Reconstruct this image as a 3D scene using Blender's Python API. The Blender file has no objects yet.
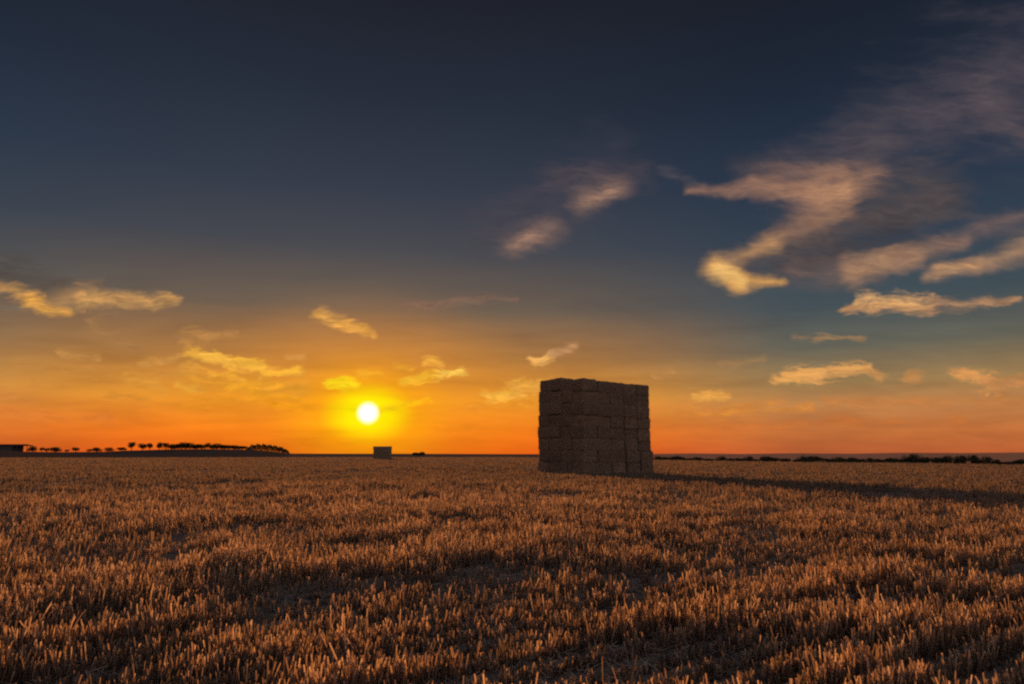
import bpy, bmesh, math, random
import numpy as np
from mathutils import Vector, noise as mnoise

random.seed(11)
rng = np.random.default_rng(7)
scene = bpy.context.scene
col = scene.collection
R = math.radians

# ------------------------------------------------------------------ camera
W_PX, H_PX = 1024, 684
F_PX = 24.0 / 36.0 * W_PX
CAM_Z = 1.3
PITCH = math.atan((455 - 342) / F_PX)
CP, SP = math.cos(PITCH), math.sin(PITCH)
cam_d = bpy.data.cameras.new('camera')
cam_d.lens = 24.0
cam_d.sensor_width = 36.0
cam_d.clip_start = 0.05
cam_d.clip_end = 30000.0
cam = bpy.data.objects.new('camera', cam_d)
cam.location = (0, 0, CAM_Z)
cam.rotation_euler = (math.pi / 2 + PITCH, 0, 0)
col.objects.link(cam)
scene.camera = cam


def uv(px, py):
    """tangents (x/y, z/y) of the bearing and height seen at a point of the photograph"""
    dx, dy = px - 512.0, py - 342.0
    yy = F_PX * CP + dy * SP
    return dx / yy, (F_PX * SP - dy * CP) / yy


def lin(c):
    out = []
    for v in c[:3]:
        v /= 255.0
        out.append(v / 12.92 if v <= 0.04045 else ((v + 0.055) / 1.055) ** 2.4)
    return tuple(out) + (1.0,)


SUN_UV = uv(368, 413)
SUN_DIR = Vector((SUN_UV[0], 1.0, SUN_UV[1])).normalized()
SUN_ELEV = math.asin(SUN_DIR.z)
SUN_AZ = math.atan2(SUN_DIR.x, SUN_DIR.y)          # clockwise from +Y

# ------------------------------------------------------------------ render settings
scene.render.engine = 'CYCLES'
scene.view_settings.view_transform = 'Standard'
scene.view_settings.look = 'None'
scene.view_settings.exposure = 0
cy = scene.cycles
cy.max_bounces = 5
cy.diffuse_bounces = 3
cy.transmission_bounces = 4
cy.transparent_max_bounces = 4
cy.pixel_filter_type = 'BLACKMAN_HARRIS'
cy.filter_width = 2.3
cy.use_adaptive_sampling = True
cy.adaptive_threshold = 0.015
cy.use_denoising = False
cy.sample_clamp_indirect = 4.0

# ------------------------------------------------------------------ sun lamp
sl = bpy.data.lights.new('sun', 'SUN')
sl.energy = 5.0
sl.angle = R(0.8)
sl.color = (1.0, 0.48, 0.17)
sun = bpy.data.objects.new('sun', sl)
LAMP_ELEV = R(4.8)
LAMP_AZ = SUN_AZ - R(4.2)
sun.rotation_euler = (-Vector((math.sin(LAMP_AZ) * math.cos(LAMP_ELEV), math.cos(LAMP_AZ) * math.cos(LAMP_ELEV), math.sin(LAMP_ELEV)))).to_track_quat('-Z', 'Y').to_euler()
sun.location = (0, 0, 60)
col.objects.link(sun)

# ------------------------------------------------------------------ world: dusk sky with clouds
world = bpy.data.worlds.new('World')
scene.world = world
world.use_nodes = True
wt = world.node_tree
wt.nodes.clear()
NN, LK = wt.nodes, wt.links


def setin(sock, v):
    if hasattr(v, 'is_output') or isinstance(v, bpy.types.NodeSocket):
        LK.new(v, sock)
    else:
        sock.default_value = v


def M(op, a, b=None, c=None, clamp=False):
    n = NN.new('ShaderNodeMath')
    n.operation = op
    n.use_clamp = clamp
    setin(n.inputs[0], a)
    if b is not None:
        setin(n.inputs[1], b)
    if c is not None:
        setin(n.inputs[2], c)
    return n.outputs[0]


def V(op, a, b=None, scale=None):
    n = NN.new('ShaderNodeVectorMath')
    n.operation = op
    setin(n.inputs[0], a)
    if b is not None:
        setin(n.inputs[1], b)
    if scale is not None:
        setin(n.inputs['Scale'], scale)
    return n.outputs['Value'] if op in ('DOT_PRODUCT', 'LENGTH', 'DISTANCE') else n.outputs['Vector']


def MR(v, a, b, c, d, smooth=True):
    n = NN.new('ShaderNodeMapRange')
    n.interpolation_type = 'SMOOTHSTEP' if smooth else 'LINEAR'
    n.clamp = not smooth        # a smooth step limits itself
    setin(n.inputs[0], v)
    for i, x in enumerate((a, b, c, d)):
        n.inputs[i + 1].default_value = x
    return n.outputs[0]


def MIX(f, a, b, mode='MIX'):
    n = NN.new('ShaderNodeMix')
    n.data_type = 'RGBA'
    n.blend_type = mode
    n.clamp_factor = True
    setin(n.inputs[0], f)
    setin(n.inputs[6], a)
    setin(n.inputs[7], b)
    return n.outputs[2]


def RAMP(f, stops):
    n = NN.new('ShaderNodeValToRGB')
    cr = n.color_ramp
    cr.interpolation = 'LINEAR'
    while len(cr.elements) > 1:
        cr.elements.remove(cr.elements[-1])
    cr.elements[0].position = stops[0][0]
    cr.elements[0].color = stops[0][1]
    for p, c in stops[1:]:
        e = cr.elements.new(p)
        e.color = c
    setin(n.inputs[0], f)
    return n.outputs[0]


tc = NN.new('ShaderNodeTexCoord')
D = V('NORMALIZE', tc.outputs['Generated'])
sep = NN.new('ShaderNodeSeparateXYZ')
LK.new(D, sep.inputs[0])
DX, DY, DZ = sep.outputs
elev = M('DIVIDE', DZ, 0.66, clamp=True)


def grad(px, stops):
    out = []
    for y, c in stops:
        u_, v_ = uv(px, y)
        z = v_ / math.sqrt(1 + u_ * u_ + v_ * v_)
        out.append((max(0.0, min(1.0, z / 0.66)), lin(c)))
    out.sort(key=lambda s: s[0])
    return out


SUNSIDE = grad(400, [(0, (27, 30, 40)), (100, (33, 41, 56)), (190, (45, 54, 70)), (250, (62, 66, 75)), (310, (102, 87, 74)),
                     (360, (170, 114, 54)), (400, (226, 142, 32)), (430, (236, 116, 16)), (455, (222, 84, 14))])
AWAY = grad(760, [(0, (24, 28, 39)), (100, (28, 38, 54)), (190, (37, 51, 69)), (250, (49, 62, 77)), (310, (66, 78, 84)),
                  (350, (98, 96, 84)), (385, (154, 122, 78)), (410, (186, 124, 72)), (432, (194, 112, 58)), (455, (182, 90, 50))])
BEHIND = [(0.0, lin((205, 180, 172))), (0.12, lin((235, 204, 196))), (0.28, lin((205, 192, 200))), (0.55, lin((165, 168, 186))), (1.0, lin((104, 112, 136)))]
hl = M('SQRT', M('ADD', M('ADD', M('MULTIPLY', DX, DX), M('MULTIPLY', DY, DY)), 1e-6))
sh = Vector((SUN_DIR.x, SUN_DIR.y)).normalized()
cosaz = M('DIVIDE', M('ADD', M('MULTIPLY', DX, sh.x), M('MULTIPLY', DY, sh.y)), hl)
# side of the sun: the left of the photo stays warmer than the right
near_sun = MR(cosaz, math.cos(R(36)), math.cos(R(3)), 0.0, 1.0)
sky = MIX(near_sun, RAMP(elev, AWAY), RAMP(elev, SUNSIDE))
back = MR(cosaz, 0.35, -0.45, 0.0, 1.0)
sky = MIX(back, sky, RAMP(elev, BEHIND))
nsk = NN.new('ShaderNodeTexSky')
nsk.sky_type = 'NISHITA'
nsk.sun_disc = False
nsk.sun_elevation = SUN_ELEV
nsk.sun_rotation = SUN_AZ
nsk.air_density = 1.0
nsk.dust_density = 2.0
nsk.ozone_density = 2.0
sky = MIX(0.003, sky, nsk.outputs[0], 'ADD')

# the glow of the low sun through the haze
cosd = V('DOT_PRODUCT', D, tuple(SUN_DIR))
ang = M('MULTIPLY', M('ARCCOSINE', M('MINIMUM', cosd, 0.999999)), 180 / math.pi)
# flatten the glow a little: wider along the horizon
FLAT = (1.0, 1.0, 1.5)
wide = M('MULTIPLY', V('DISTANCE', V('MULTIPLY', D, FLAT), (SUN_DIR.x, SUN_DIR.y, SUN_DIR.z * 1.5)), 180 / math.pi)
g1 = MR(wide, 17.0, 2.0, 0.0, 0.45)
sky = MIX(g1, sky, lin((246, 148, 18)))
g2 = MR(wide, 8.5, 1.0, 0.0, 0.85)
sky = MIX(g2, sky, lin((255, 170, 4)))
g3 = MR(wide, 4.3, 1.0, 0.0, 1.0)
sky = MIX(g3, sky, lin((255, 236, 6)))

# cloud strokes on the sky ------------------------------------------------
ysafe = M('MAXIMUM', DY, 0.02)
cmb = NN.new('ShaderNodeCombineXYZ')
LK.new(M('DIVIDE', DX, ysafe), cmb.inputs[0])
LK.new(M('DIVIDE', DZ, ysafe), cmb.inputs[1])
P0 = cmb.outputs[0]


def NOISE(vec, scale, detail, rough=0.55, dist=0.0):
    n = NN.new('ShaderNodeTexNoise')
    n.noise_dimensions = '3D'
    LK.new(vec, n.inputs['Vector'])
    n.inputs['Scale'].default_value = scale
    n.inputs['Detail'].default_value = detail
    n.inputs['Roughness'].default_value = rough
    n.inputs['Distortion'].default_value = dist
    return n


def mapped(vec, rot, sc, off=(0, 0, 0)):
    n = NN.new('ShaderNodeMapping')
    LK.new(vec, n.inputs[0])
    n.inputs['Rotation'].default_value = (0, 0, rot)
    n.inputs['Scale'].default_value = sc
    n.inputs['Location'].default_value = off
    return n.outputs[0]


w1 = NOISE(P0, 9.0, 2.0)
hb = NOISE(mapped(P0, R(-3), (1.0, 7.0, 1), (4, 1, 2)), 5.0, 5.0, 0.6, 0.3)
sky = MIX(MR(DZ, 0.34, 0.06, 0.0, 1.0), sky, MIX(1.0, sky, RAMP(hb.outputs['Fac'], [(0.3, (.84, .83, .86, 1)), (0.5, (1, 1, 1, 1)), (0.7, (1.14, 1.15, 1.12, 1))]), 'MULTIPLY'))
w2 = NOISE(mapped(P0, 0.0, (1, 1.6, 1), (3, 5, 1)), 34.0, 4.0, 0.6)
warp = V('ADD', V('SCALE', V('SUBTRACT', w1.outputs['Color'], (0.5, 0.5, 0.5)), scale=0.030),
         V('SCALE', V('SUBTRACT', w2.outputs['Color'], (0.5, 0.5, 0.5)), scale=0.013))
P = V('MULTIPLY', V('ADD', P0, warp), (1, 1, 0))
d1 = NOISE(mapped(P, R(-14), (0.55, 1.7, 1)), 30.0, 6.0, 0.62, 0.6)
DET = M('MULTIPLY', M('SUBTRACT', d1.outputs['Fac'], 0.5), 2.0)      # about -0.6 .. 0.6
d2 = NOISE(mapped(P, R(-10), (0.5, 2.2, 1), (7, 2, 4)), 75.0, 5.0, 0.6, 0.3)
d4 = NOISE(mapped(P, R(-26), (0.45, 1.5, 1), (1, 4, 8)), 19.0, 6.0, 0.55, 0.4)
DETS = M('MULTIPLY', M('SUBTRACT', d4.outputs['Fac'], 0.5), 1.7)
DET2 = M('MULTIPLY_ADD', M('SUBTRACT', d2.outputs['Fac'], 0.5), 1.0, DET)

d3 = NOISE(mapped(P, R(-16), (0.45, 1.9, 1), (2, 9, 6)), 62.0, 4.0, 0.6, 0.5)
SHADE = RAMP(d3.outputs['Fac'], [(0.34, (.56, .53, .58, 1)), (0.5, (.88, .87, .88, 1)), (0.64, (1.22, 1.15, 1.08, 1))])
# from x, y, to x, y, half width at each end, colour, opacity, softness
CL = [
    # left bank
    (-20, 270, 62, 284, 16, 9, (84, 74, 66), .75, .9), (-20, 262, 40, 266, 6, 4, (92, 84, 80), .5, 1.),
    (-10, 286, 40, 304, 7, 8, (196, 146, 84), .8, .8), (30, 304, 68, 314, 9, 5, (232, 168, 78), .95, .7),
    (62, 300, 130, 297, 12, 9, (176, 134, 88), .8, .9), (80, 302, 176, 296, 8, 6, (208, 156, 92), .85, .8),
    (78, 284, 100, 282, 5, 4, (160, 122, 84), .6, .9), (-5, 309, 22, 313, 3, 2, (130, 122, 112), .5, 1.),
    # thin scraps under it
    (92, 324, 142, 350, 8, 7, (168, 124, 78), .5, 1.2), (-10, 396, 40, 402, 6, 4, (216, 140, 66), .4, 1.),
    (10, 368, 90, 366, 5, 4, (196, 136, 66), .35, 1.), (20, 384, 64, 388, 5, 3, (205, 138, 60), .3, 1.),
    (186, 340, 232, 334, 8, 6, (196, 140, 76), .6, 1.1),
    # the golden flecked patch left of the sun
    (192, 357, 236, 362, 8, 7, (236, 172, 66), .85, .9), (228, 362, 300, 372, 8, 5, (236, 168, 62), .85, .9),
    (196, 378, 300, 386, 12, 9, (232, 158, 48), .65, 1.1), (130, 377, 164, 389, 8, 6, (222, 154, 62), .6, 1.),
    (190, 400, 310, 397, 8, 6, (240, 154, 38), .55, 1.1), (290, 357, 302, 358, 4, 4, (214, 150, 74), .6, 1.),
    (150, 372, 200, 374, 4, 3, (214, 148, 64), .35, 1.), (60, 372, 130, 380, 5, 4, (208, 140, 62), .25, 1.),
    (204, 355, 226, 359, 4, 4, (250, 186, 72), .9, .6), (236, 361, 262, 365, 4, 4, (250, 184, 66), .85, .6),
    (262, 372, 296, 371, 4, 3, (250, 182, 58), .85, .6), (212, 372, 246, 377, 4, 3, (244, 170, 56), .7, .7),
    (232, 386, 276, 384, 4, 4, (246, 168, 46), .7, .7), (252, 392, 300, 396, 4, 3, (246, 164, 36), .6, .7),
    (60, 352, 96, 356, 4, 4, (204, 146, 78), .5, .8), (104, 394, 150, 398, 4, 4, (224, 146, 54), .5, .8), (140, 362, 176, 358, 4, 3, (214, 152, 76), .5, .8),
    (262, 400, 318, 404, 4, 3, (248, 158, 28), .6, .8), (176, 384, 204, 390, 4, 4, (238, 168, 60), .6, .7), (0, 414, 110, 418, 5, 5, (214, 120, 50), .4, 1.),
    (394, 366, 412, 370, 3, 3, (244, 170, 50), .6, .8), (470, 408, 530, 403, 4, 4, (238, 150, 46), .45, .9), (720, 366, 764, 362, 4, 4, (176, 132, 84), .4, .9),
    # bright scraps round the sun
    (322, 316, 346, 324, 7, 7, (236, 172, 84), .95, .7), (344, 324, 374, 336, 7, 3, (238, 170, 78), .95, .7),
    (330, 383, 354, 384, 6, 5, (255, 214, 30), .8, .9), (362, 374, 384, 372, 4, 3, (250, 178, 44), .6, 1.),
    (404, 381, 440, 378, 4, 5, (250, 184, 50), .9, .7), (440, 378, 464, 374, 5, 4, (255, 204, 84), .95, .6),
    (424, 363, 440, 367, 4, 3, (242, 172, 66), .75, .9), (382, 409, 432, 399, 4, 3, (255, 202, 22), .6, 1.),
    # small streaks left of the stack
    (535, 362, 552, 357, 5, 4, (240, 178, 96), .9, .7), (552, 356, 572, 345, 4, 4, (196, 144, 96), .7, .9),
    (488, 397, 520, 390, 6, 8, (248, 180, 68), .97, .6), (515, 391, 552, 384, 8, 5, (238, 168, 68), .85, .8),
    (404, 303, 516, 300, 6, 3, (146, 110, 90), .6, 1.), (655, 376, 672, 372, 4, 3, (205, 145, 82), .5, 1.),
    (440, 430, 536, 420, 5, 4, (240, 140, 30), .3, 1.),
    # the twin pale clouds
    (485, 232, 600, 172, 22, 30, (80, 72, 80), .75, 1.4), (560, 180, 640, 172, 18, 14, (84, 74, 80), .7, 1.3),
    (508, 243, 546, 231, 13, 13.5, (152, 118, 102), .95, 1.6), (582, 201, 620, 187, 13.5, 13.5, (160, 124, 104), .95, 1.6),
    (515, 245, 535, 236, 9, 9, (184, 140, 114), .6, 1.2), (588, 200, 612, 190, 8, 9, (186, 144, 116), .6, 1.2),
    # the big cloud, its faint tail first
    (800, 178, 1050, 62, 30, 66, (86, 78, 86), .85, 1.3), (985, 105, 1040, 140, 22, 14, (112, 94, 94), .6, 1.4),
    (930, 120, 1040, 92, 20, 26, (84, 76, 84), .6, 1.4), (742, 172, 880, 156, 12, 22, (88, 78, 82), .75, 1.3),
    (742, 266, 930, 200, 15, 30, (92, 80, 76), .95, 1.0), (780, 270, 900, 232, 10, 14, (60, 58, 64), .7, 1.0), (850, 216, 950, 200, 24, 16, (76, 70, 74), .7, 1.3),
    (684, 187, 780, 188, 5, 13, (156, 118, 98), .85, 1.), (760, 188, 840, 186, 12, 17, (158, 118, 96), .85, 1.),
    (812, 200, 866, 180, 18, 15, (178, 132, 102), .85, 1.1), (824, 200, 850, 188, 10, 10, (200, 150, 110), .7, 1.),
    (756, 246, 846, 210, 9, 12, (150, 114, 92), .75, 1.), (722, 266, 772, 244, 12, 11, (200, 150, 100), .85, 1.),
    (714, 268, 738, 282, 11.8, 11, (236, 176, 100), .97, .9), (738, 284, 782, 283, 11.6, 4, (226, 166, 90), .92, .9),
    (722, 272, 744, 284, 11.6, 6, (255, 206, 122), .8, 1.1),
    (790, 272, 870, 268, 13, 14, (122, 98, 88), .75, 1.1), (850, 272, 910, 256, 12, 12, (182, 138, 102), .85, .9),
    (900, 258, 965, 238, 12, 8, (150, 116, 96), .8, 1.), (950, 238, 1040, 212, 12, 10, (130, 104, 96), .7, 1.1),
    (928, 275, 1040, 246, 6, 12, (176, 136, 104), .85, .9), (940, 268, 980, 262, 6, 5, (206, 156, 108), .6, .9),
    (846, 304, 932, 303, 5, 9, (216, 160, 104), .9, .7), (930, 304, 1020, 298, 8, 3, (176, 134, 98), .85, .8),
    (856, 297, 920, 298, 5, 6, (240, 184, 118), .7, .8), (664, 168, 690, 182, 6, 5, (88, 82, 92), .6, 1.2),
    # low streaks on the right
    (794, 340, 862, 336, 5, 3, (156, 124, 88), .7, .9), (778, 382, 812, 374, 6, 7, (236, 170, 92), .95, .6),
    (806, 374, 868, 368, 8, 4, (230, 166, 94), .95, .7), (872, 374, 880, 378, 6, 6, (206, 146, 84), .6, 1.),
    (908, 374, 920, 380, 6, 6, (202, 140, 80), .6, 1.), (962, 372, 990, 380, 9, 8, (220, 154, 88), .85, .7),
    (985, 380, 1040, 380, 8, 6, (196, 134, 80), .7, 1.), (694, 395, 722, 394, 6, 5, (232, 164, 76), .9, .6),
    (655, 413, 810, 407, 5, 5, (222, 140, 56), .55, 1.), (830, 404, 1030, 400, 7, 5, (206, 128, 64), .35, 1.1),
    (690, 425, 960, 421, 6, 5, (208, 112, 46), .3, 1.2),
]


def clouds(sky, lo, hi):
    """lay every cloud that reaches into the sector of bearings lo..hi (named by columns of the photograph) over the clear sky"""
    global NN, LK
    tree = bpy.data.node_groups.new('clouds', 'ShaderNodeTree')
    shared = (('sky', 'NodeSocketColor', sky), ('P', 'NodeSocketVector', P), ('shade', 'NodeSocketColor', SHADE), ('fine', 'NodeSocketFloat', DET2),
              ('broad', 'NodeSocketFloat', DETS), ('angle', 'NodeSocketFloat', ang))
    for nm, ty, _ in shared:
        tree.interface.new_socket(nm, in_out='INPUT', socket_type=ty)
    tree.interface.new_socket('colour', in_out='OUTPUT', socket_type='NodeSocketColor')
    keep_ = NN, LK
    NN, LK = tree.nodes, tree.links
    gi = NN.new('NodeGroupInput')
    go_ = NN.new('NodeGroupOutput')
    sky_, P_, SHADE_, FINE_, BROAD_, ang_ = [gi.outputs[i] for i in range(6)]
    for (x1, y1, x2, y2, ra, rb, c, op, soft) in CL:
        big = max(ra, rb)
        k = (1.6 if (y1 + y2) / 2 > 330 else 1.75) if big < 14 else 2.15
        if max(x1, x2) + big * k * 1.7 + 14 < lo or min(x1, x2) - big * k * 1.7 - 14 > hi:
            continue
        a, b = uv(x1, y1), uv(x2, y2)
        k = k / 690.0
        r1, r2 = ra * k, rb * k
        ba = Vector((b[0] - a[0], b[1] - a[1], 0))
        pa = V('SUBTRACT', P_, (a[0], a[1], 0))
        t = M('MINIMUM', M('MAXIMUM', V('DOT_PRODUCT', pa, tuple(ba / ba.length_squared)), 0.0), 1.0)
        e = V('SUBTRACT', pa, V('SCALE', tuple(ba), scale=t))
        n = M('DIVIDE', V('LENGTH', e), M('MULTIPLY_ADD', t, r2 - r1, r1))
        low = (y1 + y2) / 2 > 330
        val = M('MULTIPLY_ADD', FINE_ if big < 11.5 else BROAD_, 1.65 if low else 1.0, M('SUBTRACT', 1.0, n))
        sh_ = (0.5 if low else 0.9) if big < 11.5 else 0.45
        sky_ = MIX(MR(val, 0.0, (0.24 + soft * 1.0) if low else (0.30 + soft * 1.05), 0.0, min(1, op * (1.3 if low else 1))), sky_, MIX(sh_, lin(c), SHADE_, 'MULTIPLY'))
    # the disc itself, softly flared at its rim
    if lo < 420 and hi > 320:
        sky_ = MIX(MR(ang_, 1.08, 0.2, 0.0, 1.0), sky_, (2.2, 2.0, 1.7, 1))
    LK.new(sky_, go_.inputs[0])
    NN, LK = keep_
    gr = NN.new('ShaderNodeGroup')
    gr.node_tree = tree
    for i, (_, _, src) in enumerate(shared):
        LK.new(src, gr.inputs[i])
    bgn = NN.new('ShaderNodeBackground')
    LK.new(gr.outputs[0], bgn.inputs['Color'])
    bgn.inputs['Strength'].default_value = 1.0
    return bgn.outputs[0]


def shader_mix(f, a, b):
    n = NN.new('ShaderNodeMixShader')
    LK.new(f, n.inputs[0])
    LK.new(a, n.inputs[1])
    LK.new(b, n.inputs[2])
    return n.outputs[0]


EDGES = [130, 250, 318, 425, 540, 672, 800, 900]
UCO = M('DIVIDE', DX, ysafe)


def sectors(lo, hi, edges):
    if not edges:
        return clouds(sky, lo, hi)
    m = len(edges) // 2
    return shader_mix(M('GREATER_THAN', UCO, uv(edges[m], 400)[0]), sectors(lo, edges[m], edges[:m]), sectors(edges[m], hi, edges[m + 1:]))


clear = NN.new('ShaderNodeBackground')
LK.new(sky, clear.inputs['Color'])
clear.inputs['Strength'].default_value = 1.0
ahead_f = M('MULTIPLY', M('GREATER_THAN', DY, 0.1), M('LESS_THAN', DZ, 0.66))
wo = NN.new('ShaderNodeOutputWorld')
LK.new(shader_mix(ahead_f, clear.outputs[0], sectors(-4000, 4000, EDGES)), wo.inputs['Surface'])
world.cycles.sampling_method = 'MANUAL'
world.cycles.sample_map_resolution = 512


# ------------------------------------------------------------------ materials
def new_mat(name):
    m = bpy.data.materials.new(name)
    m.use_nodes = True
    m.node_tree.nodes.clear()
    return m, m.node_tree.nodes, m.node_tree.links


def mnode(nt, typ, **kw):
    n = nt.new(typ)
    for k, v in kw.items():
        setattr(n, k, v)
    return n


def straw_material(name, dark, light, trans, trans_tint, attr='tint', scale=None):
    """dry straw: diffuse outside, letting low sunlight through"""
    m, nt, lk = new_mat(name)
    out = nt.new('ShaderNodeOutputMaterial')
    at = mnode(nt, 'ShaderNodeAttribute', attribute_name=attr)
    ramp = nt.new('ShaderNodeValToRGB')
    ramp.color_ramp.elements[0].color = dark
    ramp.color_ramp.elements[1].color = light
    em = ramp.color_ramp.elements.new(0.5)
    em.color = tuple(a * .48 + b * .48 * k for a, b, k in zip(dark, light, (1.0, .84, .74, 1.0)))[:3] + (1,)
    lk.new(at.outputs['Fac'], ramp.inputs[0])
    dif = nt.new('ShaderNodeBsdfDiffuse')
    lk.new(ramp.outputs[0], dif.inputs[0])
    tr = nt.new('ShaderNodeBsdfTranslucent')
    mul = mnode(nt, 'ShaderNodeMix', data_type='RGBA', blend_type='MULTIPLY')
    mul.inputs[0].default_value = 1.0
    lk.new(ramp.outputs[0], mul.inputs[6])
    mul.inputs[7].default_value = trans_tint
    lk.new(mul.outputs[2], tr.inputs[0])
    mx = nt.new('ShaderNodeMixShader')
    mx.inputs[0].default_value = trans
    lk.new(dif.outputs[0], mx.inputs[1])
    lk.new(tr.outputs[0], mx.inputs[2])
    lk.new(mx.outputs[0], out.inputs[0])
    return m


M_STUBBLE = straw_material('dry_stubble', (0.12, 0.095, 0.075, 1), (0.88, 0.63, 0.40, 1), 0.58, (1.0, 0.9, 0.78, 1))
M_LITTER = straw_material('loose_straw', (0.20, 0.16, 0.12, 1), (0.60, 0.47, 0.33, 1), 0.3, (1.0, 0.95, 0.9, 1))


def ground_material():
    m, nt, lk = new_mat('stubble_field_soil')
    out = nt.new('ShaderNodeOutputMaterial')
    geo = nt.new('ShaderNodeNewGeometry')
    n1 = nt.new('ShaderNodeTexNoise')
    n1.inputs['Scale'].default_value = 6.0
    n1.inputs['Detail'].default_value = 8
    lk.new(geo.outputs['Position'], n1.inputs['Vector'])
    mp = nt.new('ShaderNodeMapping')
    mp.inputs['Rotation'].default_value = (0, 0, R(-12))
    mp.inputs['Scale'].default_value = (0.012, 0.06, 0.05)
    lk.new(geo.outputs['Position'], mp.inputs[0])
    n2 = nt.new('ShaderNodeTexNoise')
    n2.inputs['Scale'].default_value = 1.0
    n2.inputs['Detail'].default_value = 6
    lk.new(mp.outputs[0], n2.inputs['Vector'])
    r1 = nt.new('ShaderNodeValToRGB')
    r1.color_ramp.elements[0].position = .3
    r1.color_ramp.elements[0].color = (0.11, 0.085, 0.068, 1)
    r1.color_ramp.elements[1].position = .7
    r1.color_ramp.elements[1].color = (0.24, 0.18, 0.13, 1)
    lk.new(n1.outputs['Fac'], r1.inputs[0])
    r2 = nt.new('ShaderNodeValToRGB')
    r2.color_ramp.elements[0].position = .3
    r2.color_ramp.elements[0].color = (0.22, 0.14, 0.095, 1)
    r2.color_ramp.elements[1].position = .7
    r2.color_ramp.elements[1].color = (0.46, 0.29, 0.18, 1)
    lk.new(n2.outputs['Fac'], r2.inputs[0])
    # land: 0 soil under stubble near, 1 cropped field far, 2 dark scrub, 3 far ridge
    far = mnode(nt, 'ShaderNodeAttribute', attribute_name='far')
    dark = mnode(nt, 'ShaderNodeAttribute', attribute_name='scrub')
    ridge = mnode(nt, 'ShaderNodeAttribute', attribute_name='ridge')

    def mix(f, a, b):
        x = mnode(nt, 'ShaderNodeMix', data_type='RGBA')
        lk.new(f, x.inputs[0])
        lk.new(a, x.inputs[6])
        if isinstance(b, tuple):
            x.inputs[7].default_value = b
        else:
            lk.new(b, x.inputs[7])
        return x.outputs[2]
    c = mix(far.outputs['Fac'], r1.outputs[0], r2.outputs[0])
    c = mix(ridge.outputs['Fac'], c, (0.46, 0.24, 0.145, 1))  # lighter reddish tone: distance haze painted into the ground colour
    c = mix(dark.outputs['Fac'], c, (0.10, 0.07, 0.052, 1))
    b = nt.new('ShaderNodeBsdfDiffuse')
    lk.new(c, b.inputs[0])
    bm_ = nt.new('ShaderNodeBump')
    bm_.inputs['Strength'].default_value = 0.6
    bm_.inputs['Distance'].default_value = 0.05
    lk.new(n1.outputs['Fac'], bm_.inputs['Height'])
    lk.new(bm_.outputs[0], b.inputs['Normal'])
    lk.new(b.outputs[0], out.inputs[0])
    return m


M_GROUND = ground_material()


def bale_material():
    m, nt, lk = new_mat('pressed_straw')
    out = nt.new('ShaderNodeOutputMaterial')
    tcn = nt.new('ShaderNodeTexCoord')
    oi = nt.new('ShaderNodeObjectInfo')
    mp = nt.new('ShaderNodeMapping')
    mp.inputs['Scale'].default_value = (9, 3, 3)
    lk.new(tcn.outputs['Object'], mp.inputs[0])
    add = mnode(nt, 'ShaderNodeVectorMath', operation='ADD')
    lk.new(mp.outputs[0], add.inputs[0])
    sc = mnode(nt, 'ShaderNodeVectorMath', operation='SCALE')
    cb = nt.new('ShaderNodeCombineXYZ')
    for i in range(3):
        lk.new(oi.outputs['Random'], cb.inputs[i])
    lk.new(cb.outputs[0], sc.inputs[0])
    sc.inputs['Scale'].default_value = 40
    lk.new(sc.outputs[0], add.inputs[1])
    n1 = nt.new('ShaderNodeTexNoise')
    n1.inputs['Scale'].default_value = 1.5
    n1.inputs['Detail'].default_value = 7
    n1.inputs['Roughness'].default_value = .65
    lk.new(add.outputs[0], n1.inputs['Vector'])
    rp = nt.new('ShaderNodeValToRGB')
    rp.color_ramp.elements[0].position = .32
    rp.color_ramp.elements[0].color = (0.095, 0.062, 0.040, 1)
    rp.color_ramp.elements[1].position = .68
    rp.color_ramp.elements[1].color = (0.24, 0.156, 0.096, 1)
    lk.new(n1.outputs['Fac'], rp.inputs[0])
    mr = nt.new('ShaderNodeMapRange')
    mr.inputs[3].default_value = .85
    mr.inputs[4].default_value = 1.1
    lk.new(oi.outputs['Random'], mr.inputs[0])
    hs = nt.new('ShaderNodeHueSaturation')
    lk.new(mr.outputs[0], hs.inputs['Value'])
    lk.new(rp.outputs[0], hs.inputs['Color'])
    n2 = nt.new('ShaderNodeTexNoise')
    n2.inputs['Scale'].default_value = 14
    n2.inputs['Detail'].default_value = 5
    lk.new(add.outputs[0], n2.inputs['Vector'])
    bp = nt.new('ShaderNodeBump')
    bp.inputs['Strength'].default_value = .8
    bp.inputs['Distance'].default_value = .04
    lk.new(n2.outputs['Fac'], bp.inputs['Height'])
    b = nt.new('ShaderNodeBsdfDiffuse')
    lk.new(hs.outputs[0], b.inputs[0])
    lk.new(bp.outputs[0], b.inputs['Normal'])
    lk.new(b.outputs[0], out.inputs[0])
    return m


M_BALE = bale_material()


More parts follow.
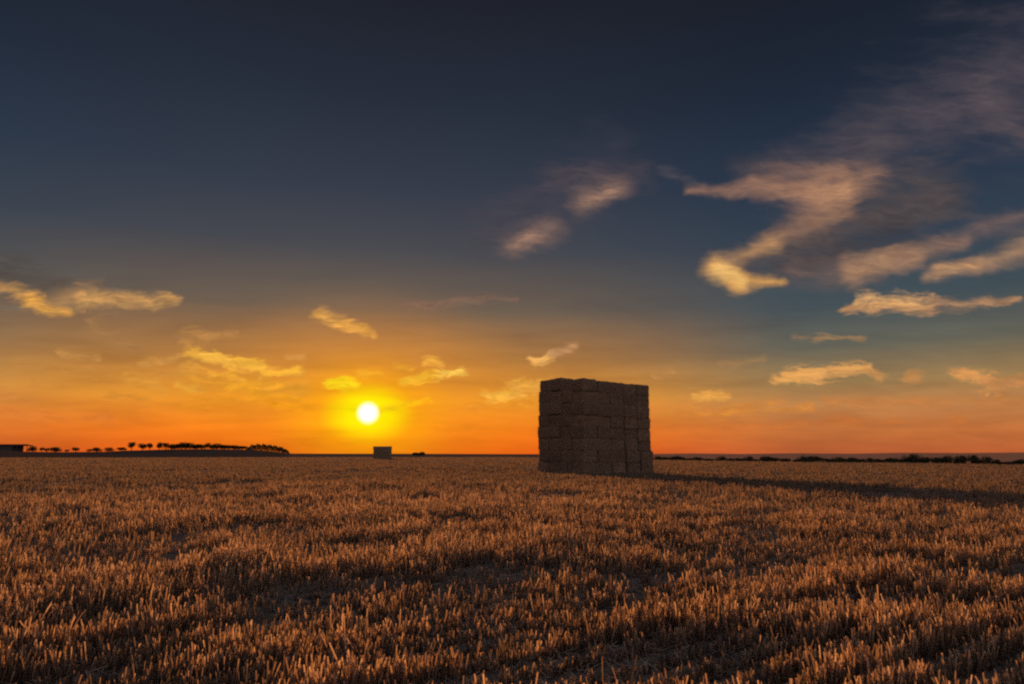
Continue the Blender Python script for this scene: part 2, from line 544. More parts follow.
def plain(name, a, b, scale, trans=0.0):
    m, nt, lk = new_mat(name)
    out = nt.new('ShaderNodeOutputMaterial')
    tcn = nt.new('ShaderNodeTexCoord')
    n1 = nt.new('ShaderNodeTexNoise')
    n1.inputs['Scale'].default_value = scale
    n1.inputs['Detail'].default_value = 5
    lk.new(tcn.outputs['Object'], n1.inputs['Vector'])
    rp = nt.new('ShaderNodeValToRGB')
    rp.color_ramp.elements[0].position = .35
    rp.color_ramp.elements[0].color = a
    rp.color_ramp.elements[1].position = .65
    rp.color_ramp.elements[1].color = b
    lk.new(n1.outputs['Fac'], rp.inputs[0])
    d = nt.new('ShaderNodeBsdfDiffuse')
    lk.new(rp.outputs[0], d.inputs[0])
    if trans:
        t = nt.new('ShaderNodeBsdfTranslucent')
        lk.new(rp.outputs[0], t.inputs[0])
        mx = nt.new('ShaderNodeMixShader')
        mx.inputs[0].default_value = trans
        lk.new(d.outputs[0], mx.inputs[1])
        lk.new(t.outputs[0], mx.inputs[2])
        lk.new(mx.outputs[0], out.inputs[0])
    else:
        lk.new(d.outputs[0], out.inputs[0])
    return m


M_LEAF = plain('dusk_foliage', (0.03, 0.032, 0.018, 1), (0.075, 0.068, 0.035, 1), 2.0, 0.12)
M_BARK = plain('bark', (0.04, 0.03, 0.022, 1), (0.08, 0.06, 0.045, 1), 6.0)
M_BOARD = plain('weathered_boards', (0.05, 0.042, 0.036, 1), (0.09, 0.075, 0.065, 1), 3.0)
M_ROOF = plain('dark_sheet_roof', (0.035, 0.03, 0.03, 1), (0.06, 0.052, 0.05, 1), 2.0)

M_FRINGE = plain('straw_fringe', (0.22, 0.15, 0.09, 1), (0.5, 0.36, 0.22, 1), 3.0, 0.5)

# ------------------------------------------------------------------ terrain


def smooth01(t):
    t = np.clip(t, 0, 1)
    return t * t * (3 - 2 * t)


class Val2:
    """smooth random field of given cell size"""

    def __init__(self, cell, seed):
        g = np.random.default_rng(seed)
        self.t = g.random((256, 256))
        self.c = cell

    def __call__(self, x, y):
        x = np.asarray(x) / self.c + 77.3
        y = np.asarray(y) / self.c + 31.7
        xi, yi = np.floor(x).astype(int), np.floor(y).astype(int)
        fx, fy = smooth01(x - xi), smooth01(y - yi)
        t = self.t
        a = t[xi % 256, yi % 256]
        b = t[(xi + 1) % 256, yi % 256]
        c = t[xi % 256, (yi + 1) % 256]
        d = t[(xi + 1) % 256, (yi + 1) % 256]
        return (a * (1 - fx) + b * fx) * (1 - fy) + (c * (1 - fx) + d * fx) * fy - 0.5


V_A, V_B, V_C, V_D = Val2(11.0, 1), Val2(3.4, 2), Val2(1.2, 3), Val2(160.0, 4)
V_P, V_Q, V_R = Val2(2.3, 5), Val2(0.75, 6), Val2(6.5, 8)

RIDGE_D = 650.0
RX = [-400, 0, 25, 60, 105, 125, 142, 170, 205, 250, 292, 340, 420]
RY = [451.0, 451.2, 452.3, 452.6, 452.2, 451.2, 450.8, 450.0, 449.6, 450.0, 453.6, 454.6, 455]
R_U = np.array([uv(x, 450)[0] for x in RX])
R_Z = np.array([CAM_Z + uv(x, y)[1] * RIDGE_D for x, y in zip(RX, RY)])
FAR_D = 1400.0
FX = [-400, 0, 250, 420, 540, 650, 690, 740, 790, 850, 900, 960, 1024, 1500]
FY = [453.8, 453.8, 453.6, 453.8, 454.2, 453.9, 453.5, 454.0, 453.4, 453.8, 453.1, 453.4, 452.9, 453.0]
F_U = np.array([uv(x, 453)[0] for x in FX])
F_Z = np.array([CAM_Z + uv(x, y)[1] * FAR_D for x, y in zip(FX, FY)])


def height(x, y):
    x = np.asarray(x, dtype=float)
    y = np.asarray(y, dtype=float)
    d = np.sqrt(x * x + y * y)
    ahead = smooth01((y / np.maximum(d, 1e-6) - 0.05) / 0.3)
    u = x / np.maximum(y, 0.15 * d + 1e-6)
    nearf = 1 - smooth01((d - 25) / 120)
    h = (V_A(x, y) * 0.06 + V_B(x, y) * 0.06 + V_C(x, y) * 0.04) * nearf * smooth01(d / 4 + .2)
    h = h + V_D(x, y) * 0.5 * smooth01((d - 90) / 200)
    h = h - 2.6 * (1 - np.exp(-np.maximum(x, 0) / 150.0)) * (1 - smooth01((d - 330) / 900))
    sk = 1 - smooth01((np.hypot(x - 8, y - 54) - 9) / 14)
    h = h * (1 - sk) + (-0.20 - .011 * np.maximum(x - 5, 0)) * sk
    rz = np.interp(u, R_U, R_Z)
    amt = np.where(d < RIDGE_D, smooth01((d - 430) / (RIDGE_D - 430)), 1 - smooth01((d - RIDGE_D) / 350))
    h = h * (1 - amt * (u < uv(300, 450)[0])) + rz * amt * ahead * (u < R_U[-1])
    fz = np.interp(u, F_U, F_Z)
    af = np.where(d < FAR_D, smooth01((d - 750) / (FAR_D - 750)), 1.0) * ahead
    h = h * (1 - af) + fz * af
    return h


def hz(x, y):
    return float(height(np.array([x]), np.array([y]))[0])


def polar_mesh():
    rings = np.concatenate(([0.0], np.geomspace(0.5, 9000.0, 300)))
    nr = len(rings)
    # finer in front of the camera than behind it
    az = np.concatenate((np.linspace(-60, 60, 600), np.linspace(60, 300, 120)[1:-1]))
    na = len(az)
    a = np.radians(az)
    X = rings[1:, None] * np.sin(a)[None, :]
    Y = rings[1:, None] * np.cos(a)[None, :]
    Z = height(X, Y)
    # the far land falls below eye level again
    dd = np.sqrt(X * X + Y * Y)
    Z = Z - smooth01((dd - 1500) / 6000) * 12
    co = np.stack((X, Y, Z), -1).reshape(-1, 3)
    co = np.vstack((np.array([[0, 0, hz(0, 0.01)]]), co))
    idx = 1 + np.arange((nr - 1) * na).reshape(nr - 1, na)
    nxt = np.roll(idx, -1, axis=1)
    q = np.stack((idx[:-1], idx[1:], nxt[1:], nxt[:-1]), -1).reshape(-1, 4)
    tri = np.stack((np.zeros(na, int), idx[0], nxt[0]), -1)
    me = bpy.data.meshes.new('field')
    nv, nq, ntri = len(co), len(q), len(tri)
    me.vertices.add(nv)
    me.vertices.foreach_set('co', co.astype(np.float32).ravel())
    me.loops.add(nq * 4 + ntri * 3)
    me.loops.foreach_set('vertex_index', np.concatenate((q.ravel(), tri.ravel())).astype(np.int32))
    me.polygons.add(nq + ntri)
    me.polygons.foreach_set('loop_start', np.concatenate((np.arange(nq) * 4, nq * 4 + np.arange(ntri) * 3)).astype(np.int32))
    x, y = co[:, 0], co[:, 1]
    d = np.sqrt(x * x + y * y)
    u = x / np.maximum(y, .15 * d + 1e-6)
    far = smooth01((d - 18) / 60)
    ul = uv(288, 455)[0]
    left = smooth01((ul - u) / .02 + .5) * smooth01((d - 415) / 25) * (1 - smooth01((d - 900) / 200))
    mid = (1 - smooth01((ul - u) / .02 + .5)) * smooth01((uv(600, 455)[0] - u) / .06) * smooth01((d - 300) / 60)
    scrub = np.clip(left + mid * .8, 0, 1)
    ridge = smooth01((u - uv(560, 455)[0]) / .1) * smooth01((d - 320) / 60)
    for nm, arr in (('far', far), ('scrub', scrub), ('ridge', ridge)):
        at = me.attributes.new(nm, 'FLOAT', 'POINT')
        at.data.foreach_set('value', arr.astype(np.float32))
    me.update()
    me.validate()
    for p in me.polygons:
        p.use_smooth = True
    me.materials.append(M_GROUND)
    return me


def put(name, me, parent=None):
    o = bpy.data.objects.new(name, me)
    col.objects.link(o)
    if parent:
        o.parent = parent
    return o


def tag(o, label=None, cat=None, group=None, kind=None):
    if label:
        o['label'] = label
    if cat:
        o['category'] = cat
    if group:
        o['group'] = group
    if kind:
        o['kind'] = kind
    return o


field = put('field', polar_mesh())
tag(field, 'wide harvested field of brown soil running to the horizon', 'field', kind='structure')


# ------------------------------------------------------------------ stubble
def ribbon_mesh(name, base, tip, mid, half, tint_b, tint_t, three):
    """straws as tapered open folded reeds (three=True) or flat ribbons, as one mesh; all inputs are arrays over the straws"""
    n = len(base)
    axis = tip - base
    L = np.linalg.norm(axis, axis=1, keepdims=True)
    ax = axis / np.maximum(L, 1e-6)
    yaw = rng.random(n) * 2 * np.pi
    r0 = np.stack((np.cos(yaw), np.sin(yaw), np.zeros(n)), 1)
    s1 = r0 - ax * (r0 * ax).sum(1, keepdims=True)
    s1 /= np.maximum(np.linalg.norm(s1, axis=1, keepdims=True), 1e-6)
    s2 = np.cross(ax, s1)
    k = 3 if three else 2
    rings = []
    for (c, f) in ((base, 1.0), (mid, 0.95), (tip, 0.72)):
        for j in range(k):
            t = (2.2 * (j - 1)) if three else np.pi * j
            rings.append(c + (s1 * math.cos(t) + s2 * math.sin(t)) * (half * f)[:, None])
    co = np.stack(rings, 1)                      # n, 3k, 3
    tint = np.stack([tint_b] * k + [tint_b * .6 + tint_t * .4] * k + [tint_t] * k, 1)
    quads = []
    for lvl in (0, 1):
        for j in range(2 if three else 1):
            a0 = lvl * k + j
            a1 = lvl * k + (j + 1) % k
            quads.append((a0, a1, a1 + k, a0 + k))
    q = np.array(quads)
    allq = (np.arange(n) * 3 * k)[:, None, None] + q[None]
    nq = n * len(q)
    me = bpy.data.meshes.new(name)
    me.vertices.add(n * 3 * k)
    me.vertices.foreach_set('co', co.astype(np.float32).ravel())
    me.loops.add(nq * 4)
    me.loops.foreach_set('vertex_index', allq.astype(np.int32).ravel())
    me.polygons.add(nq)
    me.polygons.foreach_set('loop_start', (np.arange(nq) * 4).astype(np.int32))
    at = me.attributes.new('tint', 'FLOAT', 'POINT')
    at.data.foreach_set('value', np.clip(tint, 0, 1).astype(np.float32).ravel())
    me.update()
    return me


ROW_A = R(52)
RDIR = np.array([math.sin(ROW_A), math.cos(ROW_A)])
RNRM = np.array([math.cos(ROW_A), -math.sin(ROW_A)])
ROW = 0.30


def scatter(n, d0, d1, half_az=42.0):
    """points ahead, evenly spread in log distance and bearing"""
    d = np.exp(rng.uniform(math.log(d0), math.log(d1), n))
    a = np.radians(rng.uniform(-half_az, half_az, n))
    return d * np.sin(a), d * np.cos(a), d


def stubble_part(nclump, per, d0, d1, three):
    x, y, d = scatter(nclump, d0, d1)
    s = x * RNRM[0] + y * RNRM[1]
    t = x * RDIR[0] + y * RDIR[1]
    wob = V_B(x, y) * 0.10
    rid = np.round((s - wob) / ROW)
    row = rid * ROW + wob
    rowf = np.sin(rid * 12.9898) * 43758.5453
    rowf = (rowf - np.floor(rowf)) - .5          # each drill row a little different
    snap = 1 - smooth01((d - 20) / 30)
    s = np.where(rng.random(nclump) < snap, row, s)
    x, y = s * RNRM[0] + t * RDIR[0], s * RNRM[1] + t * RDIR[1]
    # patchy: thin where wheels and straw have flattened it
    patch = V_P(x, y) * .9 + V_Q(x, y) * 1.3 + V_R(x, y) * .4 + rowf * .5 * snap
    keep = rng.random(nclump) < np.clip(.78 + patch * .9, .38, 1)
    x, y, d, patch = x[keep], y[keep], d[keep], patch[keep]
    m = len(x)
    ch = np.clip(0.165 + patch * 0.125 + rng.normal(0, .036, m), .05, .32)
    ctint = np.clip(.52 + rng.normal(0, .27, m) + patch * .25, .02, 1)
    clx, cly = rng.normal(0, .10, m), rng.normal(0, .10, m)
    idx = np.repeat(np.arange(m), per)
    n = len(idx)
    dd = d[idx]
    spread = np.maximum(.028, .0030 * dd)
    along, across = rng.normal(0, 1, n) * spread * 1.7, rng.normal(0, 1, n) * spread * .8
    bx = x[idx] + RDIR[0] * along + RNRM[0] * across
    by = y[idx] + RDIR[1] * along + RNRM[1] * across
    bz = height(bx, by)
    h = ch[idx] * rng.uniform(.55, 1.18, n)
    lx = (clx[idx] + rng.normal(0, .14, n)) * h
    ly = (cly[idx] + rng.normal(0, .14, n)) * h
    base = np.stack((bx, by, bz - .01), 1)
    tip = np.stack((bx + lx, by + ly, bz + h), 1)
    mid = base * .45 + tip * .55
    mid[:, :2] += rng.normal(0, .06, (n, 2)) * h[:, None]
    half = np.maximum(.0052, .00047 * dd) * rng.uniform(.7, 1.35, n)
    tt = np.clip(ctint[idx] + rng.normal(0, .22, n), 0, 1) * (1 - .78 * smooth01((dd - 5) / 32))  # tint falls off with distance: the light dimming far off, put into the colour
    return base, tip, mid, half, tt * .18, tt  # bases tinted darker than tips: shade low in the stubble, painted in


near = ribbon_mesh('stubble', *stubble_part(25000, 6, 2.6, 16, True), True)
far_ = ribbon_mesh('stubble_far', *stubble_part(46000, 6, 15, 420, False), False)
bm = bmesh.new()
bm.from_mesh(near)
bm.from_mesh(far_)
bm.to_mesh(near)
bm.free()
bpy.data.meshes.remove(far_)
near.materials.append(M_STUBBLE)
tag(put('stubble', near), 'golden brown cut straw stubble in rows covering the field', 'stubble', kind='stuff')


def litter():
    n = 60000
    x, y, d = scatter(n, 2.6, 40)
    z = height(x, y) + rng.uniform(.004, .05, n)
    L = rng.uniform(.05, .20, n)
    a = rng.uniform(0, 2 * np.pi, n)
    tilt = rng.normal(0, .22, n)
    v = np.stack((np.cos(a) * np.cos(tilt), np.sin(a) * np.cos(tilt), np.sin(tilt)), 1) * L[:, None]
    c = np.stack((x, y, z), 1)
    base, tip = c - v / 2, c + v / 2
    mid = c + rng.normal(0, .008, (n, 3))
    half = np.maximum(.0028, .0004 * d)
    # a skirt of loose straw where bales were set down
    j = np.arange(n) < 9000
    e = rng.random(n)
    side = rng.random(n) < .55
    ox_, oy_ = uv(584.5, 473)[0] * 52.0, 52.0
    out = np.abs(rng.normal(0, .75, n))
    ca_, sa_ = math.cos(R(35)), math.sin(R(35))
    fx = np.where(side, ox_ + e * 7.4 * ca_ + out * sa_, ox_ - e * 5.8 * sa_ - out * ca_)
    fy = np.where(side, oy_ + e * 7.4 * sa_ - out * ca_, oy_ + e * 5.8 * ca_ - out * sa_)
    x, y = np.where(j, fx, x), np.where(j, fy, y)
    z = np.where(j, height(x, y) + rng.uniform(.02, .30, n) * np.exp(-out / .5), z)
    d = np.hypot(x, y)
    c = np.stack((x, y, z), 1)
    base, tip = c - v / 2, c + v / 2
    mid = c + rng.normal(0, .008, (n, 3))
    half = np.maximum(.0028, .0003 * d)
    tt = np.clip(rng.normal(.5, .2, n), 0, 1)
    me = ribbon_mesh('straw_litter', base, tip, mid, half, tt, tt, False)
    me.materials.append(M_LITTER)
    return me


tag(put('straw_litter', litter()), 'loose broken straw lying between the stubble rows', 'straw', kind='stuff')

# ------------------------------------------------------------------ straw bales
BL, BW, BH = 2.87, 1.44, 0.95


def bale_mesh(seed):
    rnd = random.Random(seed)
    bm = bmesh.new()
    nx, ny, nz = 30, 16, 10
    hx, hy, hz_ = BL / 2, BW / 2, BH / 2
    rad = 0.15
    off = Vector((seed * 7.1, seed * 3.3, seed * 5.7))
    cache = {}

    def vert(i, j, k):
        key = (i, j, k)
        if key in cache:
            return cache[key]
        p = Vector((-hx + BL * i / nx, -hy + BW * j / ny, -hz_ + BH * k / nz))
        q = Vector((max(-hx + rad, min(hx - rad, p.x)), max(-hy + rad, min(hy - rad, p.y)), max(-hz_ + rad, min(hz_ - rad, p.z))))
        n = p - q
        n = n.normalized() if n.length > 1e-6 else Vector((0, 0, 1))
        p = q + n * rad
        dsp = mnoise.noise(p * 1.6 + off) * .05 + mnoise.noise(p * 6 + off) * .028
        # flakes pressed side by side along the length
        dsp += .018 * math.sin(p.x * 2 * math.pi / .21 + mnoise.noise(p * 1.2 + off) * 3) * (1 - abs(n.x))
        # the twines bite into top, bottom and ends
        tw = abs(((p.y / BW + .5) * 6) % 1 - .5) * 2
        dsp -= .03 * max(0, tw - .6) / .4 * max(abs(n.z), abs(n.x))
        v = bm.verts.new(p + n * dsp)
        cache[key] = v
        return v
    for (A, B, Cn, ax) in ((ny, nz, nx, 0), (nx, nz, ny, 1), (nx, ny, nz, 2)):
        for side in (0, Cn):
            for i in range(A):
                for j in range(B):
                    ij = [(i, j), (i + 1, j), (i + 1, j + 1), (i, j + 1)]
                    if ax == 0:
                        vs = [vert(side, a, b) for a, b in ij]
                    elif ax == 1:
                        vs = [vert(a, side, b) for a, b in ij]
                    else:
                        vs = [vert(a, b, side) for a, b in ij]
                    bm.faces.new(vs)
    bmesh.ops.recalc_face_normals(bm, faces=bm.faces[:])
    for f in bm.faces:
        f.smooth = True
    # straws sticking out of the pressed faces
    for _ in range(700):
        p = Vector((rnd.uniform(-hx, hx), rnd.uniform(-hy, hy), rnd.uniform(-hz_, hz_)))
        ax = rnd.choices((0, 1, 2), (1, 2, 1.4))[0]
        s = rnd.choice((-1, 1))
        p[ax] = s * (hx, hy, hz_)[ax] * .99
        d = Vector((rnd.uniform(-1, 1), rnd.uniform(-1, 1), rnd.uniform(-1, .5)))
        d[ax] = s * rnd.uniform(.2, 1)
        d.normalize()
        sd = d.orthogonal().normalized() * .007
        e = p + d * rnd.uniform(.05, .17)
        bm.faces.new([bm.verts.new(p - sd), bm.verts.new(p + sd), bm.verts.new(e)]).material_index = 1
    me = bpy.data.meshes.new('straw_bale')
    bm.to_mesh(me)
    bm.free()
    me.materials.append(M_BALE)
    me.materials.append(M_FRINGE)
    return me


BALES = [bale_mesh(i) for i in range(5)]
rb = random.Random(4)
ORD = ['bottom', 'second', 'third', 'fourth', 'fifth', 'sixth', 'seventh', 'top']


def place_bale(origin, da, db, ca, cb, along_a, z, tilt, label, group, sx=1.0):
    """ca, cb: centre in the stack's own two directions"""
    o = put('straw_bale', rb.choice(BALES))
    p = origin + da * ca + db * cb
    o.location = (p.x, p.y, z)
    d = da if along_a else db
    o.rotation_euler = (tilt[0], tilt[1], math.atan2(d.y, d.x) + rb.choice((0, math.pi)) + rb.gauss(0, .012))
    o.scale = (sx * rb.uniform(.985, 1.015), rb.uniform(.985, 1.01), rb.uniform(1.03, 1.08))
    tag(o, label, 'straw bale', group)
    return o


# big stack: near corner at 52 m; one face runs back to the right, the other back to the left
ALPHA = R(35)
DA = Vector((math.cos(ALPHA), math.sin(ALPHA), 0))
DB = Vector((-math.sin(ALPHA), math.cos(ALPHA), 0))
cu = uv(584.5, 473)[0]
O = Vector((cu * 52.0, 52.0, 0))
G = 0.07
LW, LL = BW + G, BL + G


def ground_z(p):
    return 1.3 - 18.2 * 52.5 / 692 + (0.0 if p is None else 0.0)


for L in range(8):
    top = L == 7
    taper = 0.03 * L
    ox, oy = rb.gauss(0, .03), rb.gauss(0, .03)
    nm = 'bottom layer' if L == 0 else ('top layer' if top else ORD[L] + ' layer up')
    lay = []
    if L % 2 == 0:
        lay.append((LL / 2, LW / 2, True, 'lengthways straw bale at the near corner of the big stack, ' + nm))
        for k, w in enumerate(('third', 'second', 'first')):
            lay.append((LL + LW * (k + .5), LL / 2, False, 'end-on straw bale, %s from right edge of big stack, %s' % (w, nm)))
        lay.append((LW / 2, LW + LL / 2, False, 'straw bale behind near corner on left face of big stack, ' + nm))
        lay.append((LL / 2, LW + LL + LW / 2, True, 'straw bale at left edge of the big stack, ' + nm))
    else:
        lay.append((LW / 2, LL / 2, False, 'end-on straw bale at the near corner of the big stack, ' + nm))
        lay.append((LW + LL / 2, LW / 2, True, 'lengthways straw bale right of near corner of big stack, ' + nm))
        for k, w in enumerate(('second', 'first')):
            lay.append((LW + LL + LW * (k + .5), LL / 2, False, 'end-on straw bale, %s from right edge of big stack, %s' % (w, nm)))
        lay.append((LW / 2, LL + LL / 2, False, 'straw bale at left edge of the big stack, ' + nm))
    SA, SB = LL + 3 * LW, 2 * LL
    for (ca, cb, al, label) in lay:
        a2 = SA / 2 + (ca - SA / 2) * (1 - taper / SA * 1.6) + ox + rb.gauss(0, .03)
        b2 = SB / 2 + (cb - SB / 2) * (1 - taper / SB * 1.6) + oy + rb.gauss(0, .03)
        # settled: the left side stands a little higher, the right a little lower
        lift = (0.55 * cb / SB - 0.22 * ca / SA) * (L + .5) / 8
        gz = -0.22 - 0.03 * ca / SA
        z = gz + BH / 2 + L * (BH * .947) + lift + rb.gauss(0, .012)
        place_bale(O, DA, DB, a2, b2, al, z, (rb.gauss(0, .010), rb.gauss(0, .008)), label, 'bales of the big stack')

# small stack far off below the sun
D2 = 212.0
O2 = Vector((uv(373.2, 459)[0] * D2, D2, 0))
DA2 = Vector((math.cos(R(14)), math.sin(R(14)), 0))
DB2 = Vector((-DA2.y, DA2.x, 0))
g2z = hz(O2.x + 2.5, O2.y + 1)
for L in range(4):
    nm = ('bottom layer', 'second layer up', 'third layer up', 'top layer')[L]
    if L % 2 == 0:
        lay = [(LL / 2, LW / 2, True, 'left'), (LL + LL / 2 - .3, LW / 2, True, 'right')]
    else:
        lay = [(LW / 2, LL / 2, False, 'left'), (LW + LL / 2, LW / 2, True, 'middle'), (LW + LL + LW / 2 - .3, LL / 2, False, 'right')]
    for (ca, cb, al, w) in lay:
        place_bale(O2, DA2, DB2, ca + rb.gauss(0, .04), cb, al, g2z + BH / 2 + L * BH * .99, (0, 0),
                   '%s straw bale of the small distant stack below the sun, %s' % (w, nm), 'bales of the small distant stack')


# ------------------------------------------------------------------ trees and hedges
def tree_meshes(seed, h, w, trunk_h, leaves):
    rnd = random.Random(seed)
    bm = bmesh.new()

    def limb(p, q, r0, r1):
        ax = (q - p).normalized()
        s = ax.orthogonal().normalized()
        t = ax.cross(s)
        ra = [bm.verts.new(p + (s * math.cos(a) + t * math.sin(a)) * r0) for a in [k * math.pi / 3 for k in range(6)]]
        rb_ = [bm.verts.new(q + (s * math.cos(a) + t * math.sin(a)) * r1) for a in [k * math.pi / 3 for k in range(6)]]
        for k in range(6):
            bm.faces.new((ra[k], ra[(k + 1) % 6], rb_[(k + 1) % 6], rb_[k]))
    k1 = Vector((rnd.uniform(-.15, .15), rnd.uniform(-.15, .15), trunk_h))
    limb(Vector((0, 0, -.4)), k1, .26, .18)
    lobes = []
    for i in range(6):
        a = i * 1.05 + rnd.uniform(-.3, .3)
        rr = w * .5 * rnd.uniform(.25, .8)
        e = Vector((math.cos(a) * rr, math.sin(a) * rr, trunk_h + (h - trunk_h) * rnd.uniform(.25, .75)))
        limb(k1, e, .11, .04)
        lobes.append((e, rnd.uniform(.24, .40) * w))
    lobes.append((Vector((0, 0, trunk_h + (h - trunk_h) * .6)), w * .36))
    tr = bpy.data.meshes.new('trunk')
    bm.to_mesh(tr)
    bm.free()
    tr.materials.append(M_BARK)
    bm = bmesh.new()
    for _ in range(leaves):
        c, r = rnd.choice(lobes)
        d = Vector((rnd.gauss(0, 1), rnd.gauss(0, 1), rnd.gauss(0, 1))).normalized()
        p = c + Vector((d.x, d.y, d.z * (h - trunk_h) / w * 1.5)) * r * rnd.random() ** .45
        if p.z < trunk_h * .85 or p.z > h * 1.03:
            continue
        a = Vector((rnd.gauss(0, 1), rnd.gauss(0, 1), rnd.gauss(0, 1))).normalized()
        b = a.orthogonal().normalized()
        s = rnd.uniform(.16, .36) * (w / 5) ** .5
        v = [bm.verts.new(p + a * s * i + b * s * j * .7) for i, j in ((-1, 0), (0, -1), (1, 0), (0, 1))]
        bm.faces.new(v)
    cr = bpy.data.meshes.new('crown')
    bm.to_mesh(cr)
    bm.free()
    cr.materials.append(M_LEAF)
    return tr, cr


TREES = [tree_meshes(21 + i, h, w, th, 1100) for i, (h, w, th) in enumerate(((6.2, 5.2, 1.3), (5.4, 6.0, .8), (6.8, 5.0, 2.4), (5.0, 4.6, .6)))]
rt = random.Random(9)


def place_tree(px, top_y, wpx, label, group, dist=RIDGE_D - 6, kind=None):
    u_, v_ = uv(px, top_y)
    x, y = u_ * dist, dist
    # dist is measured along the ground from the camera
    s = dist / math.hypot(x, y)
    x, y = x * s, y * s
    z0 = hz(x, y) - .2
    zt = CAM_Z + v_ * y
    k = kind if kind is not None else rt.randrange(4)
    tr, cr = TREES[k]
    hh = (6.2, 5.4, 6.8, 5.0)[k]
    ww = (5.2, 6.0, 5.0, 4.6)[k]
    o = bpy.data.objects.new('tree', None)
    col.objects.link(o)
    o.empty_display_size = .5
    o.location = (x, y, z0)
    sz = max(.35, (zt - z0) / hh)
    sw = wpx / 692 * dist / ww
    o.scale = (sw, sw, sz)
    o.rotation_euler = (0, 0, rt.uniform(0, 6.28))
    put('trunk', tr, o)
    put('crown', cr, o)
    tag(o, label, 'tree', group)
    return o


NTH = ['first', 'second', 'third', 'fourth', 'fifth', 'sixth', 'seventh', 'eighth', 'ninth', 'tenth', 'eleventh', 'twelfth', 'thirteenth',
       'fourteenth', 'fifteenth', 'sixteenth', 'seventeenth', 'eighteenth', 'nineteenth', 'twentieth']


def nth(i):
    if i < 20:
        return NTH[i]
    tens = {2: 'twenty', 3: 'thirty', 4: 'forty', 5: 'fifty', 6: 'sixty', 7: 'seventy', 8: 'eighty'}[(i + 1) // 10]
    r_ = (i + 1) % 10
    return (tens + '-' + NTH[r_ - 1]) if r_ else tens[:-1] + 'ieth'


for i, (px, ty, w) in enumerate(((33, 446.3, 6), (42, 447.5, 4), (47, 448.0, 5), (56, 447.2, 8), (67, 449.5, 4), (76, 447.4, 7),
                                 (90, 449.0, 5), (97, 447.6, 7), (109, 447.4, 7), (122, 447.4, 7))):
    place_tree(px, ty, w, '%s small tree right of the barn on the left skyline' % nth(i), 'trees right of the barn')
place_tree(132, 442.2, 6.5, 'tall lone tree with a bare trunk, highest on the left skyline', 'trees on the ridge', kind=2)
for i, (px, ty, w) in enumerate(((143, 443.6, 7), (150, 443.4, 6), (160, 442.6, 6.5), (166, 442.8, 7))):
    place_tree(px, ty, w, '%s spaced tree right of the tall lone tree on the ridge' % nth(i), 'trees on the ridge', kind=(0, 2, 0, 2)[i])
for i in range(17):
    px = 171.5 + i * 4.5 + rt.uniform(-1.4, 1.4)
    ty = 443.6 + .8 * (i > 8) + .8 * (i > 12) + rt.uniform(-1.2, 1.0)
    place_tree(px, ty, rt.uniform(6, 11), '%s tree from left in the close row on the ridge' % nth(i), 'close tree row on the ridge', kind=(3, 1, 3, 0, 3)[i % 5])


def bush_mesh(seed, w, h, depth, leaves, leaf):
    """low rounded foliage, fuller on top, ragged outline"""
    rnd = random.Random(seed)
    bm = bmesh.new()
    lobes = [(rnd.uniform(-.34, .34) * w, rnd.uniform(-.25, .25) * depth, rnd.uniform(.25, .58) * h, rnd.uniform(.5, 1)) for _ in range(8)]
    for _ in range(leaves):
        lx, ly, lz, ls = rnd.choice(lobes)
        d = Vector((rnd.gauss(0, 1), rnd.gauss(0, 1), rnd.gauss(0, 1))).normalized() * rnd.random() ** .4
        p = Vector((lx + d.x * w * .24 * ls, ly + d.y * depth * .26 * ls, lz + d.z * h * .42 * ls))
        if p.z < 0:
            p.z = -p.z * .5
        a = Vector((rnd.gauss(0, 1), rnd.gauss(0, 1), rnd.gauss(0, 1))).normalized()
        b = a.orthogonal().normalized()
        s = rnd.uniform(.6, 1.2) * leaf
        bm.faces.new([bm.verts.new(p + a * s * i + b * s * j * .7) for i, j in ((-1, 0), (0, -1), (1, 0), (0, 1))])
    me = bpy.data.meshes.new('bush')
    bm.to_mesh(me)
    bm.free()
    me.materials.append(M_LEAF)
    return me


BUSHES = [bush_mesh(50 + i, 5.0, 2.4, 3.0, 700, .17) for i in range(4)]
# the hedge across the field on the right: one bush after another, taller clumps in two places
HD = 300.0
hx = []
px = 657.0
while px < 1034:
    hx.append(px)
    px += rt.uniform(4.2, 7.5)
for i, px in enumerate(hx):
    u_ = uv(px, 461)[0]
    d = HD + 10 * math.sin(px * .03)
    x, y = u_ * d / math.sqrt(1 + u_ * u_), d / math.sqrt(1 + u_ * u_)
    o = put('bush', rt.choice(BUSHES))
    o.location = (x, y, hz(x, y) - .1)
    o.rotation_euler = (0, 0, math.atan2(-x, y) + rt.uniform(-.3, .3) + rt.choice((0, math.pi)))
    big = max(math.exp(-((px - 922) / 16) ** 2), math.exp(-((px - 966) / 18) ** 2), .5 * math.exp(-((px - 820) / 20) ** 2))
    k = rt.uniform(.5, 1.1) * (1 + .8 * big)
    o.scale = (rt.uniform(.9, 1.6), 1, k)
    tag(o, '%s bush right of the big stack in the long far hedge' % nth(i), 'bush', 'bushes of the far hedge')

# rounded copse closing the tree row, and a low bush under the sunset
u_ = uv(268, 450)[0]
cw = 40 / 692 * RIDGE_D


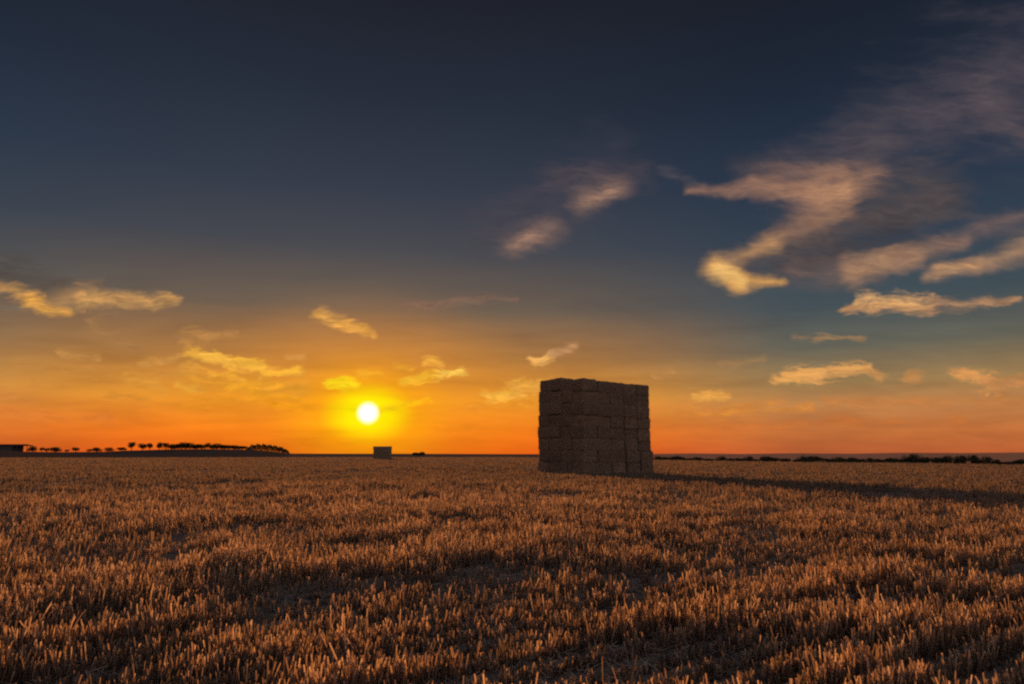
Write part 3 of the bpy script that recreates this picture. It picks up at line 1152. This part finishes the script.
def copse():
    rnd = random.Random(70)
    bm = bmesh.new()
    prof_x = [-.5, -.42, -.25, -.1, .1, .3, .42, .5]
    prof_h = [.45, .85, 1.0, .98, .88, .68, .45, .15]
    for _ in range(9000):
        a = rnd.uniform(-.5, .5)
        hh = float(np.interp(a, prof_x, prof_h)) * 8.2 * (1 + .07 * math.sin(a * 46) + .05 * math.sin(a * 97 + 1))
        p = Vector((a * cw, rnd.uniform(-6, 6), hh * rnd.random() ** .5))
        v = Vector((rnd.gauss(0, 1), rnd.gauss(0, 1), rnd.gauss(0, 1))).normalized()
        b = v.orthogonal().normalized()
        s = rnd.uniform(.2, .42)
        bm.faces.new([bm.verts.new(p + v * s * i + b * s * j * .7) for i, j in ((-1, 0), (0, -1), (1, 0), (0, 1))])
    me = bpy.data.meshes.new('copse')
    bm.to_mesh(me)
    bm.free()
    me.materials.append(M_LEAF)
    return me


o = put('copse', copse())
cd = RIDGE_D - 10
o.location = (u_ * cd, cd, CAM_Z + uv(268, 452.5)[1] * cd - .8)
o.rotation_euler = (0, 0, math.atan2(-u_, 1))
tag(o, 'dense rounded copse at the right end of the ridge trees', 'copse', kind='stuff')

u_ = uv(419, 454)[0]
o = put('bush', bush_mesh(83, 9.0, 3.2, 4.0, 3000, .28))
o.location = (u_ * 560, 560, hz(u_ * 560, 560) - .2)
o.scale = (1.25, 1, 1.2)
tag(o, 'low dark bush alone on the horizon right of the small distant stack', 'bush')

# ------------------------------------------------------------------ the long low barn at the far left
BD = 600.0
bx0, bx1 = uv(-46, 450)[0] * BD, uv(20, 450)[0] * BD
bt = CAM_Z + uv(10, 444.6)[1] * BD
g0 = min(hz(bx0, BD), hz(bx1, BD)) - .5
barn = bpy.data.objects.new('barn', None)
col.objects.link(barn)
barn.location = ((bx0 + bx1) / 2, BD, g0)
tag(barn, 'long low dark barn with an overhanging roof at far left edge', 'barn')


def boxes(name, lst, mat, parent):
    bm = bmesh.new()
    for (x0, x1, y0, y1, z0, z1) in lst:
        v = [bm.verts.new((x, y, z)) for z in (z0, z1) for y in (y0, y1) for x in (x0, x1)]
        for f in ((0, 1, 3, 2), (4, 6, 7, 5), (0, 4, 5, 1), (2, 3, 7, 6), (0, 2, 6, 4), (1, 5, 7, 3)):
            bm.faces.new([v[i] for i in f])
    bmesh.ops.recalc_face_normals(bm, faces=bm.faces[:])
    me = bpy.data.meshes.new(name)
    bm.to_mesh(me)
    bm.free()
    me.materials.append(mat)
    return put(name, me, parent)


hw = (bx1 - bx0) / 2
hh = bt - g0
boxes('wall', [(-hw, hw - 2, -7, 7, 0, hh - 1.0)], M_BOARD, barn)
# roof with a slightly higher ridge and an overhang on the open right end
bm = bmesh.new()
e0, e1 = -hw - 1, hw + 6.2
pts = [(-8.2, hh - 1.15), (-8.2, hh - .8), (0, hh + .35), (8.2, hh - .8), (8.2, hh - 1.15)]
va = [bm.verts.new((e0, y, z)) for y, z in pts]
vb = [bm.verts.new((e1 - (0 if z < hh else 1.2), y, z)) for y, z in pts]
for k in range(5):
    bm.faces.new((va[k], va[(k + 1) % 5], vb[(k + 1) % 5], vb[k]))
bm.faces.new(va[::-1])
bm.faces.new(vb)
me = bpy.data.meshes.new('roof')
bm.to_mesh(me)
bm.free()
me.materials.append(M_ROOF)
put('roof', me, barn)
for sy in (-6.6, 6.4):
    boxes('post', [(hw + 1.2, hw + 1.5, sy, sy + .3, 0, hh - 1.16)], M_BOARD, barn)
for k in range(3):
    xk = -hw + (k + .7) * 2 * hw / 3.6
    boxes('door', [(xk - 2.2, xk + 2.2, -7.06, -7.004, 0.05, hh - 1.9)], M_ROOF, barn)
